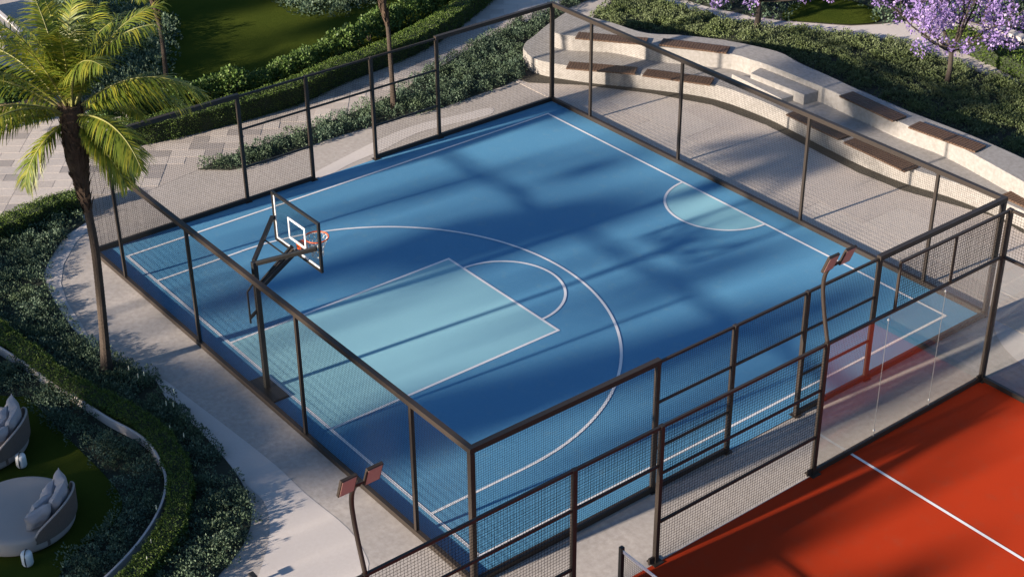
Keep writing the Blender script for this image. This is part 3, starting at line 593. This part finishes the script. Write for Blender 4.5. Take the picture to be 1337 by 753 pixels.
def hedge(line, w_, h_, label, mt=M['leaf_hedge'], dens=1900, size=.036, lump=.022, name='clipped_hedge', group=None):
    L_ = resample(smooth_line(line, 5), 60); A = np.array(L_); T_ = np.gradient(A, axis=0); T_ /= np.linalg.norm(T_, axis=1, keepdims=True); Nn = np.c_[-T_[:,1], T_[:,0]]
    seg = np.hypot(*np.diff(A, axis=0).T).sum(); c0 = A[len(A)//2]; t_ = thing(name, label, 'hedge', (float(c0[0]), float(c0[1]), 0), group)
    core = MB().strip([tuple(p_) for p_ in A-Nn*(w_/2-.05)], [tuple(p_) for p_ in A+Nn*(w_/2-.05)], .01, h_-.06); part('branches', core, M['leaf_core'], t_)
    per = w_+2*h_; n = int(seg*per*dens); s = rng.uniform(0, 59, n); u_ = rng.uniform(0, per, n); i = s.astype(int); f_ = (s-i)[:,None]; j = np.minimum(i+1,59)
    c = A[i]*(1-f_)+A[j]*f_; nn = Nn[i]*(1-f_)+Nn[j]*f_
    lat = np.where(u_ < h_, -w_/2, np.where(u_ < h_+w_, u_-h_-w_/2, w_/2)); z = np.where(u_ < h_, u_, np.where(u_ < h_+w_, h_, per-u_))
    top = (u_ >= h_) & (u_ < h_+w_)
    l3 = lump*(np.sin(c[:,0]*9+c[:,1]*3)+np.sin(c[:,1]*11-c[:,0]*5)+np.sin(c[:,0]*23+z*9)*.7)
    rd = rng.normal(0,.018,n)+l3-.02
    edge = np.minimum(1, np.abs(lat)/(w_/2)); z = z-np.where(top, .06*edge**6, 0)
    pos = np.c_[c+nn*(lat+np.where(top,0,np.sign(lat)*rd))[:,None], np.maximum(.03, z+np.where(top, rd, 0))]
    d = np.c_[nn*np.where(top,0,np.sign(lat))[:,None], np.where(top,1,.25)]+rng.normal(0,.6,(n,3))
    # ends
    pos[:, :2] += T_[i]*rng.normal(0,.02,n)[:,None]
    pos -= np.array([c0[0], c0[1], 0]); link('foliage', leaf_mesh('foliage', pos, d, size, .6), mt, t_)
    return t_
hedge(F['hedge_a'], .55, .50, 'clipped green hedge ending at the palm trunk beside the tiled plaza')
hedge(hb, .42, .36, 'curving clipped yellow-green hedge along the thin kerb by the daybeds', dens=2300)
hedge(F['hedge_c'], .60, .62, 'long low clipped hedge between the back lawn and the plaza path')
# loose shrubs behind the long hedge, one thing each
sl = resample(smooth_line(F['hedge_d'], 5), 34)
def shrub_mesh(nl=900, R=.42, H=.75, size=.085):
    k = nl; sub = rng.normal(0,1,(9,3)); sub /= np.linalg.norm(sub, axis=1, keepdims=True); sub[:,2] = abs(sub[:,2]); idx = rng.integers(0,9,k)
    n_ = rng.normal(0,1,(k,3)); n_ /= np.linalg.norm(n_, axis=1, keepdims=True); c = sub[idx]*np.array([R*.6,R*.6,H*.45])+np.array([0,0,H*.42])
    pos = c+n_*np.array([R*.45,R*.45,H*.28])*rng.uniform(.7,1.1,k)[:,None]; pos[:,2] = np.maximum(pos[:,2], .03)
    return leaf_mesh('foliage', pos, n_+rng.normal(0,.5,(k,3))+np.array([0,0,.4]), size, .6)
shm = [shrub_mesh() for _ in range(4)]; stem = MB()
for k in range(5): t_ = 2*PI*k/5; stem.tube([(0,0,0),(.12*math.cos(t_),.12*math.sin(t_),.25),(.2*math.cos(t_),.2*math.sin(t_),.5)], [.018,.012,.006], 5)
stem_me = new_mesh('stems', stem.v, stem.f)
for me_ in shm: me_.materials.append(M['leaf_shrub'])
stem_me.materials.append(M['bark'])
for i, (x, y) in enumerate(sl):
    t_ = thing('loose_shrub', 'rounded light green shrub in the row behind the long clipped hedge', 'shrub', (x+.55+random.uniform(-.12,.12), y+random.uniform(-.12,.12), 0), 'light green shrubs in a row behind the long hedge')
    sc = random.uniform(.85,1.15); t_.scale = (sc,sc,sc*random.uniform(.85,1.1)); t_.rotation_euler.z = random.uniform(0,6.28)
    link('foliage', shm[i % 4], None, t_); link('stems', stem_me, None, t_)
hedge(F['hedge_e'], .8, .55, 'dark clipped hedge between the two pale paths behind the purple tree', size=.07, dens=500)
for i, (x, y) in enumerate(F['spikes']):
    mb = MB(); h_ = .16; mb.tube([(x,y,0),(x+.01,y,.22),(x+.01,y+.005,.28)], [.005,.005,.004], 5)
    t_ = thing('flower_spike', 'small upright pale flower spike rising from the dark groundcover', 'flower', (x,y,0), 'pale flower spikes in the groundcover')
    part('stem', mb, M['leaf_shrub'], t_); part('blossom', MB().tube([(x+.01,y+.005,.28),(x+.01,y+.005,.31),(x+.012,y+.005,.37),(x+.012,y+.005,.40)], [.006,.012,.010,.003], 7), M['flower'], t_)

# ------------------------------------------------------------------ palms
def frond_mesh(e0, L_=2.7, droop=1.5, nl=64, seed=0, leafL=.60):
    """arching frond: midrib and drooping leaflets; e0 = starting pitch"""
    r_ = np.random.default_rng(seed); n = 24; pts = []; p = np.zeros(3); e = e0; ds = L_/n; side = r_.uniform(-.25,.25); az = 0
    frames = []
    for i in range(n+1):
        d = np.array([math.cos(e)*math.cos(az), math.cos(e)*math.sin(az), math.sin(e)]); frames.append((p.copy(), d)); p = p+d*ds
        e -= droop*(i/n)**.7*1.6/n+(.10*math.cos(e))/n; az += side/n
    V, Fc = [], []
    rib = MB().tube([tuple(f_[0]) for f_ in frames], [max(.004,.028*(1-i/n)**.8) for i in range(n+1)], 5)
    roll = r_.uniform(-.5,.5)
    for sgn in (-1, 1):
        for k in range(nl):
            s = .13+.87*(k+r_.uniform(-.2,.2))/nl; s = min(max(s,.1),.995); fi = s*n; i = min(int(fi), n-1); tt = fi-i
            o = frames[i][0]*(1-tt)+frames[i+1][0]*tt; d = frames[i][1]; sd_ = np.cross([0,0,1], d); sd_ /= np.linalg.norm(sd_)+1e-9; up = np.cross(d, sd_)
            q = sd_*sgn*math.cos(roll*.5)+up*(math.sin(roll)*sgn*.5+r_.uniform(-.05,.45))
            ll = leafL*(math.sin(min(1,s*1.25)*PI*.62)**.8 if s < .8 else (1-s)*2.6+.28)*r_.uniform(.85,1.1); fw = .45+.75*s
            dirn = q+d*fw; dirn /= np.linalg.norm(dirn); wd = .0165*(1-.3*s); b = len(V); cur = o.copy(); dd = dirn.copy(); segs = 3
            wv = np.cross(dd, up); wv /= np.linalg.norm(wv)+1e-9
            for g_ in range(segs+1):
                wk = wd*(1, 1.1, .75, .06)[g_]; V.append(cur-wv*wk); V.append(cur+wv*wk); dd = dd+np.array([0,0,-1])*(.20+.22*r_.random()); dd /= np.linalg.norm(dd); cur = cur+dd*ll/segs
            for g_ in range(segs): a = b+2*g_; Fc.append((a,a+1,a+3,a+2))
    return new_mesh('leaflets', V, Fc), new_mesh('midrib', rib.v, rib.f, smooth=True)
FR = []
for k, (e0, L_, dr) in enumerate([(1.4,2.2,.8),(1.22,2.6,1.1),(1.0,2.75,1.3),(.78,2.8,1.4),(.55,2.7,1.4),(.30,2.45,1.35),(.02,2.1,1.2),(-.4,1.55,.9)]):
    a, b = frond_mesh(e0, L_, dr, seed=k+3); a.materials.append(M['palm_leaf']); b.materials.append(M['palm_rachis']); FR.append((a, b))
def palm(loc, path, label, scale=1.0, seed=1, boots=1.6, nf=26, group=None, r0=.096, low_az=None):
    rd = random.Random(seed); root = thing('palm_tree', label, 'palm tree', loc, group)
    P_ = smooth_line([(a, c) for a, b, c in path], 8); Q_ = smooth_line([(b, c) for a, b, c in path], 8)
    pts = [(loc[0]+a[0], loc[1]+b[0], a[1]) for a, b in zip(P_, Q_)]; Ht = pts[-1][2]
    # ringed trunk
    full = []; rs = []; steps = int(Ht/.045)
    zs = np.array([p_[2] for p_ in pts]); xs = np.array([p_[0] for p_ in pts]); ys = np.array([p_[1] for p_ in pts])
    for i in range(steps+1):
        z = Ht*i/steps; full.append((float(np.interp(z,zs,xs)), float(np.interp(z,zs,ys)), z)); rs.append((r0*(1-.28*z/Ht)+.06*math.exp(-z*3))*(1+.045*(i % 2)))
    part('trunk', MB().tube(full, rs, 12), M['palm_trunk'], root)
    # fibrous boots below the crown
    fb = MB(); top = Vector(pts[-1]); bz = [z for z in np.linspace(Ht-boots, Ht+.05, 16)]
    fb.tube([(float(np.interp(z,zs,xs)), float(np.interp(z,zs,ys)), z) for z in bz], [r0*.8+.15*scale*min(1,(i/8))**1.2 for i in range(16)], 12)
    for i in range(150):
        z = Ht-boots*rd.random()**1.0*.97; t_ = rd.uniform(0,6.28); f_ = 1-(Ht-z)/boots; c = Vector((float(np.interp(z,zs,xs)), float(np.interp(z,zs,ys)), z)); rr = r0*.8+.15*scale*min(1,f_*1.8)**1.2
        o = Vector((math.cos(t_), math.sin(t_), 0)); tg = Vector((-math.sin(t_), math.cos(t_), 0))
        a = c+o*rr*.95; b = a+o*.05+Vector((0,0,.10+.12*rd.random()))+tg*rd.uniform(-.09,.09); n = len(fb.v)
        fb.v += [tuple(a-tg*.05), tuple(a+tg*.05), tuple(b+tg*.012), tuple(b-tg*.012)]; fb.f.append((n,n+1,n+2,n+3))
    part('fibre_sheath', fb, M['palm_fibre'], root)
    ctr = Vector(pts[-1])-Vector(loc)
    for i in range(nf):
        f_ = i/(nf-1); az = i*2.39996+rd.uniform(-.2,.2); k = min(7, int(f_**1.15*8))
        if low_az and k >= 3:
            if k >= 5: az = math.radians(low_az[i % len(low_az)]+rd.uniform(-8,8))
            elif abs((math.degrees(az)+22+180) % 360-180) < 48: az += math.radians(rd.choice((95,140,-100)))
        fr_ = bpy.data.objects.new('frond', FR[k][0]); COL.objects.link(fr_); fr_.parent = root
        fr_.location = ctr+Vector((math.cos(az)*.08, math.sin(az)*.08, .05-.30*f_)); fr_.rotation_euler = (rd.uniform(-.12,.12), rd.uniform(-.1,.1), az); s_ = scale*rd.uniform(.9,1.08); fr_.scale = (s_,s_,s_)
        mr = bpy.data.objects.new('midrib', FR[k][1]); COL.objects.link(mr); mr.parent = fr_
    return root
palm((4.22,-2.54,0), [(0,0,0),(.3,0,1.78),(.46,0,3.1),(.42,0,3.92),(.33,0,4.6),(.28,.02,5.3),(.27,.05,6.1)], 'large leaning palm with sunlit yellow-green fronds beside the blue court', 1.0, 4, 2.2, 38, low_az=[50,6,-80,-113,78,112,150,-165,-140,28,95,-98])
palm((-7.92,5.16,0), [(0,0,0),(.1,0,1.3),(.05,0,2.1),(-.1,0,2.9),(-.12,0,4.5)], 'slim palm at the back lawn edge, its trunk curving up out of view', .9, 9, 2.4, 22, r0=.068)
palm((-2.89,9.56,0), [(0,0,0),(-.07,0,1.47),(-.13,0,2.5),(-.33,0,3.1),(-.4,0,4.9)], 'slim palm in the narrow planting strip behind the court cage', .9, 12, 2.5, 22, r0=.068)
palm((-8.9,-1.9,0), [(0,0,0),(.05,0,1.3),(.05,0,2.2)], 'short palm at the left edge beside the tiled plaza', .75, 15, 1.2, 20, r0=.10)

# ------------------------------------------------------------------ trees
def branch_tree(root, base, H, spread, seed, clear=.32, r0=.09, nb=7, mt=M['bark'], lean=(0,0)):
    rd = random.Random(seed); mb = MB(); tips = []
    fork = Vector((base[0]+lean[0], base[1]+lean[1], H*clear)); mb.tube([base, ((base[0]+fork.x)/2+.03, (base[1]+fork.y)/2, H*clear*.5), tuple(fork)], [r0*1.25, r0, r0*.85], 9)
    for i in range(nb):
        az = i*2*PI/nb+rd.uniform(-.3,.3); el = rd.uniform(-.05,1.15); ln = spread*rd.uniform(.8,1.1); p = fork.copy(); pts = [tuple(p)]; d = Vector((math.cos(az)*math.cos(el), math.sin(az)*math.cos(el), math.sin(el)))
        for j in range(5):
            d = (d+Vector((rd.uniform(-.25,.25), rd.uniform(-.25,.25), .06))).normalized(); p = p+d*ln/5; pts.append(tuple(p))
            if j >= 1:
                for s_ in range(2):
                    dd = (d+Vector((rd.uniform(-.9,.9), rd.uniform(-.9,.9), rd.uniform(-.35,.7)))).normalized(); q = [tuple(p)]; pp = p.copy()
                    for m_ in range(3): dd = (dd+Vector((rd.uniform(-.3,.3), rd.uniform(-.3,.3), rd.uniform(-.1,.15)))).normalized(); pp = pp+dd*ln*.16; q.append(tuple(pp)); tips.append(Vector(pp))
                    mb.tube(q, [r0*.22, r0*.15, r0*.10, r0*.05], 5)
        mb.tube(pts, [r0*.55, r0*.48, r0*.4, r0*.3, r0*.22, r0*.14], 7); tips.append(Vector(pts[-1]))
    part('trunk', mb, mt, root, smooth=True); return tips
def crown(root, tips, mt, per=55, R=.2, size=.05, name='crown', keep=1.0, seed=0):
    T_ = np.array([tuple(t_) for t_ in tips]); T_ = T_[rng.random(len(T_)) < keep]; idx = np.repeat(np.arange(len(T_)), per); k = len(idx); n_ = rng.normal(0,1,(k,3)); n_ /= np.linalg.norm(n_, axis=1, keepdims=True)
    R_ = R*rng.uniform(.5,1.3,len(T_))[idx]; pos = T_[idx]+n_*(R_*rng.uniform(.5,1,k))[:,None]*np.array([1,1,.8])-np.array(wloc(root)); 
    link(name, leaf_mesh(name, pos, n_+rng.normal(0,.6,(k,3)), size, .8), mt, root)
def jac(base, H, spread, label, seed, **kw):
    t_ = thing('purple_flowering_tree', label, 'tree', (*base, 0)); tips = branch_tree(t_, (*base, 0), H, spread, seed, **kw); crown(t_, tips, M['blossom'], 50, .25, .075, 'blossom_crown', .66); return t_
jac((5.67,22.85), 2.9, 2.9, 'purple blossoming tree standing in the groundcover, nearest the timber seats', 3, clear=.36, nb=11, r0=.075)
jac((-.86,21.83), 2.6, 2.6, 'purple blossoming tree left of the small round lawn', 5, clear=.36, nb=9)
jac((7.9,25.7), 3.0, 2.8, 'purple blossoming tree at the right edge of the view, behind the pale paths', 8, clear=.36, nb=9)
jac((3.4,27.6), 3.4, 2.2, 'purple blossoming tree farthest back beyond the upper pale path', 11, clear=.4, nb=8)

pts_ = []
for (cx_, cy_) in ((5.67,22.85),(-.86,21.83),(7.9,25.7)):
    for _ in range(500):
        a_, r_ = random.uniform(0,6.28), 2.6*random.random()**.7; pts_.append((cx_+r_*math.cos(a_)+.3, cy_+r_*math.sin(a_)+.4))
pts_ = np.array(pts_); ok_ = ~inpoly(pts_, F['field']); pts_ = pts_[ok_]
link('fallen_petals', leaf_mesh('fallen_petals', np.c_[pts_, np.full(len(pts_), .035)], np.c_[rng.normal(0,1,(len(pts_),2)), np.zeros(len(pts_))], .06, .8, flat=4), M['blossom'], None, 'stuff')
# unseen trees left of the view, placed and shaped to shade courts and beds
TAN = math.tan(SUN_EL)
LEAFT = {}
def tree_leaf_mesh(key, n, R, H, size, seed):
    if key in LEAFT: return LEAFT[key]
    c = rng.normal(0,1,(26,3)); c /= np.linalg.norm(c, axis=1, keepdims=True); c *= rng.uniform(.25,1,26)[:,None]*np.array([R*.75,R*.75,H*.38])
    idx = rng.integers(0,26,n); n_ = rng.normal(0,1,(n,3)); n_ /= np.linalg.norm(n_, axis=1, keepdims=True); rr = R*rng.uniform(.22,.42,26)[idx]
    me = leaf_mesh('crown', c[idx]+n_*(rr*rng.uniform(.4,1,n))[:,None], n_+rng.normal(0,.6,(n,3)), size, .7); me.materials.append(M['leaf_shrub']); LEAFT[key] = me; return me
def shade_tree(gx, gy, R, h, label, Ry=None, Hc=None, key='a'):
    x, y = gx-SX*h/TAN, gy-SY*h/TAN; t_ = thing('unseen_shade_tree', label, 'tree', (x, y, 0), 'unseen shade-casting trees beyond the left edge of the view')
    Ry = Ry or R; Hc = Hc or R; n = int(5200*R*Hc)+900; D = np.array([R,Ry,Hc]); nc = 34
    c = rng.normal(0,1,(nc,3)); c /= np.linalg.norm(c, axis=1, keepdims=True); c *= (rng.uniform(.15,1,nc)**.5)[:,None]*D*.75
    idx = rng.integers(0,nc,n); n_ = rng.normal(0,1,(n,3)); n_ /= np.linalg.norm(n_, axis=1, keepdims=True)
    o = link('crown', leaf_mesh('crown', c[idx]+n_*(rng.uniform(.4,1,n)**.6)[:,None]*D*.36, n_+rng.normal(0,.6,(n,3)), .11, .7), M['leaf_shrub'], t_); o.location = (0,0,h)
    mb = MB(); mb.tube([(x,y,0),(x+.1,y,h*.5),(x,y,h)], [.07,.05,.02], 8)
    for k in range(4): a = k*PI/2; mb.tube([(x,y,h-.3),(x+math.cos(a)*R*.5,y+math.sin(a)*(Ry or R)*.5,h+.1)], [.03,.01], 5)
    part('trunk', mb, M['bark'], t_); return t_
GL = 'unseen tree left of the view, its crown shaped to cast shade on the courts and beds'
for a in SHADE: shade_tree(*a[:4], GL, *a[4:])

# ------------------------------------------------------------------ daybeds
def cushion(c, w_, h_, t_, rot, mt, parent, name='cushion'):
    n = 12; V = []; Fc = []
    for s_ in (1,-1):
        for i in range(n+1):
            for j in range(n+1):
                u, v = i/n*2-1, j/n*2-1; pin = 1-.10*(abs(u)**3+abs(v)**3)*.5; th = t_/2*((1-abs(u)**3.0)*(1-abs(v)**3.0))**.55
                th *= 1+.12*math.sin(5*u+3*v+c[0]*7)+.08*math.sin(9*v-4*u)
                cx = u*w_/2*(1-.10*(1-abs(v))*abs(u)); cy = v*h_/2*(1-.10*(1-abs(u))*abs(v)); V.append(Vector((cx, s_*th, cy)))
    k = (n+1)*(n+1)
    for s_ in (0,1):
        for i in range(n):
            for j in range(n):
                a = s_*k+i*(n+1)+j; q = (a,a+n+1,a+n+2,a+1); Fc.append(q if s_ else q[::-1])
    R_ = Matrix.Rotation(rot[2],4,'Z') @ Matrix.Rotation(rot[0],4,'X') @ Matrix.Rotation(rot[1],4,'Y'); mb = MB(); mb.v = [tuple(Vector(c)+(R_ @ v)) for v in V]; mb.f = Fc
    return mb
def lathe(prof, n=64, c=(0,0)):
    mb = MB()
    for r_, z in prof:
        for k in range(n): t_ = 2*PI*k/n; mb.v.append((c[0]+r_*math.cos(t_), c[1]+r_*math.sin(t_), z))
    for i in range(len(prof)-1):
        for k in range(n): a = i*n+k; b = i*n+(k+1) % n; mb.f.append((a,b,b+n,a+n))
    mb.f.append(tuple(range(n))[::-1]); mb.f.append(tuple((len(prof)-1)*n+k for k in range(n))); return mb
def daybed(x, y, label, face, seed, throw=True):
    R_ = .98; t_ = thing('round_daybed', label, 'daybed', (x,y,0), 'round daybeds on the inner lawn'); rd = random.Random(seed)
    part('mattress', lathe([(R_-.05,.10),(R_-.01,.13),(R_,.18),(R_,.36),(R_-.015,.40),(R_-.05,.425),(R_-.12,.435),(.5,.445),(.1,.448)], c=(x,y)), M['fabric'], t_, smooth=True)
    part('plinth', lathe([(R_-.1,.05),(R_-.1,.10)], c=(x,y)), M['shell'], t_)
    bk = MB(); n = 22
    for i in range(n+1):
        a = face-.85+1.7*i/n; f_ = math.sin(PI*i/n)**.6; ht = .44+.33*f_
        for rr, z in ((R_-.005,.30),(R_+.045,.30),(R_+.06,ht),(R_+.01,ht+.01)): bk.v.append((x+rr*math.cos(a), y+rr*math.sin(a), z))
    for i in range(n):
        o = 4*i
        for k in range(4): bk.f.append((o+k,o+(k+1)%4,o+4+(k+1)%4,o+4+k))
    part('backrest', bk, M['shell'], t_, smooth=False)
    pipe = MB().tube([(x+(R_+.035)*math.cos(face-.85+1.7*i/n), y+(R_+.035)*math.sin(face-.85+1.7*i/n), .44+.33*math.sin(PI*i/n)**.6+.012) for i in range(n+1)], .02, 6); part('backrest_trim', pipe, M['fabric'], t_)
    for i, (da, rr, w_, h_, lean) in enumerate([(-.62,.76,.54,.46,-.35),(.0,.80,.56,.56,-.25),(.60,.77,.54,.50,-.35),(-.30,.56,.54,.44,-.5),(.32,.55,.52,.42,-.55)]):
        a = face+da; mb = cushion((x+rr*math.cos(a), y+rr*math.sin(a), .445+h_*.42), w_, h_, .23, (lean, rd.uniform(-.15,.15), a-PI/2), M['cushion'], t_); part('cushion', mb, M['cushion'], t_, smooth=True)
    sp = MB(); a = face-.62
    sp.bar((x+(R_+.004)*math.cos(a), y+(R_+.004)*math.sin(a), .16),(x+(R_+.004)*math.cos(a), y+(R_+.004)*math.sin(a), .42),.05,.012,up=(math.cos(a),math.sin(a),0)); part('strap', sp, M['shell'], t_)
    return t_
daybed(7.85,-5.95,'round beige daybed with grey cushions, the nearer one on the dark lawn', .75, 2)
daybed(5.17,-5.69,'round beige daybed piled with grey cushions, cut off at the left edge', .85, 5)
for i, (x, y) in enumerate(F['lantern']):
    t_ = thing('lawn_lantern', ('small white lantern with dark strap beside the left-edge daybed','small white lantern with dark strap in front of the nearer daybed')[i], 'lantern', (x,y,.05), 'white lanterns on the daybed lawn')
    part('body', lathe([(.05,.06),(.085,.075),(.10,.11),(.10,.30),(.085,.335),(.05,.35)], 20, (x,y)), M['lantern'], t_, smooth=True)
    part('strap', MB().tube([(x+.108*math.cos(q)*.75, y-.108*math.cos(q)*.66, .2+.185*math.sin(q)) for q in np.linspace(-.9,PI+.9,20)], .012, 6), M['black'], t_)
BOX, BOY = 11.80, -3.45
bl_ = thing('path_bollard', 'low dark bollard light at the bottom edge of the pale path', 'bollard', (BOX,BOY,0))
part('post', MB().cbox((BOX,BOY,.08),(.05,.05,.16)), M['metal'], bl_); part('cap', MB().cbox((BOX,BOY,.185),(.16,.10,.05)), M['black'], bl_, bevel=.008)

# ------------------------------------------------------------------ top corners
rp = thing('slatted_planter', 'round planter clad in brown upright slats at the far side of the plaza', 'planter', (-9.3,1.6,0))
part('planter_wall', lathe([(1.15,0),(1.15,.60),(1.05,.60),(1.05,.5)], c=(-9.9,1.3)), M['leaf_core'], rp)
sm = MB(); sm.cbox((0,0,.31),(.03,.055,.62)); sme = new_mesh('slat', [(a+1.17,b,c) for a,b,c in sm.v], sm.f); sme.materials.append(M['reed'])
for k in range(100):
    o = link('slat', sme, None, rp); o.location = (-.6,-.3,random.uniform(-.015,.015)); o.rotation_euler.z = 2*PI*k/100
k_ = np.random.default_rng(2)
lm = tree_leaf_mesh('a', 5200, 1.0, 1.0, .15, 1); o = link('planting', lm, None, rp); o.location = (-.6,-.3,.7); o.scale = (1.1,1.1,.55)
aw = resample(smooth_line(F['arc_wall'], 5), 30)
t_ = thing('curved_wall', 'curved pale wall with a rounded end in the top left corner', 'wall', (-15,3.3,0))
part('wall_body', MB().strip(offset_line(aw,-.5), offset_line(aw,.12), 0, .55), M['seatwall'], t_, bevel=.02)
part('coping', MB().strip(offset_line(aw,.02), offset_line(aw,.14), .553, .60), M['pale'], t_)
wt = resample(F['wall_tr'], 20); o = part('garden_wall', MB().strip(wt, offset_line(wt,.35), 0, .5), M['pale'], None, bevel=.02); tag(o, 'low pale garden wall behind the purple trees at the top right', 'wall')
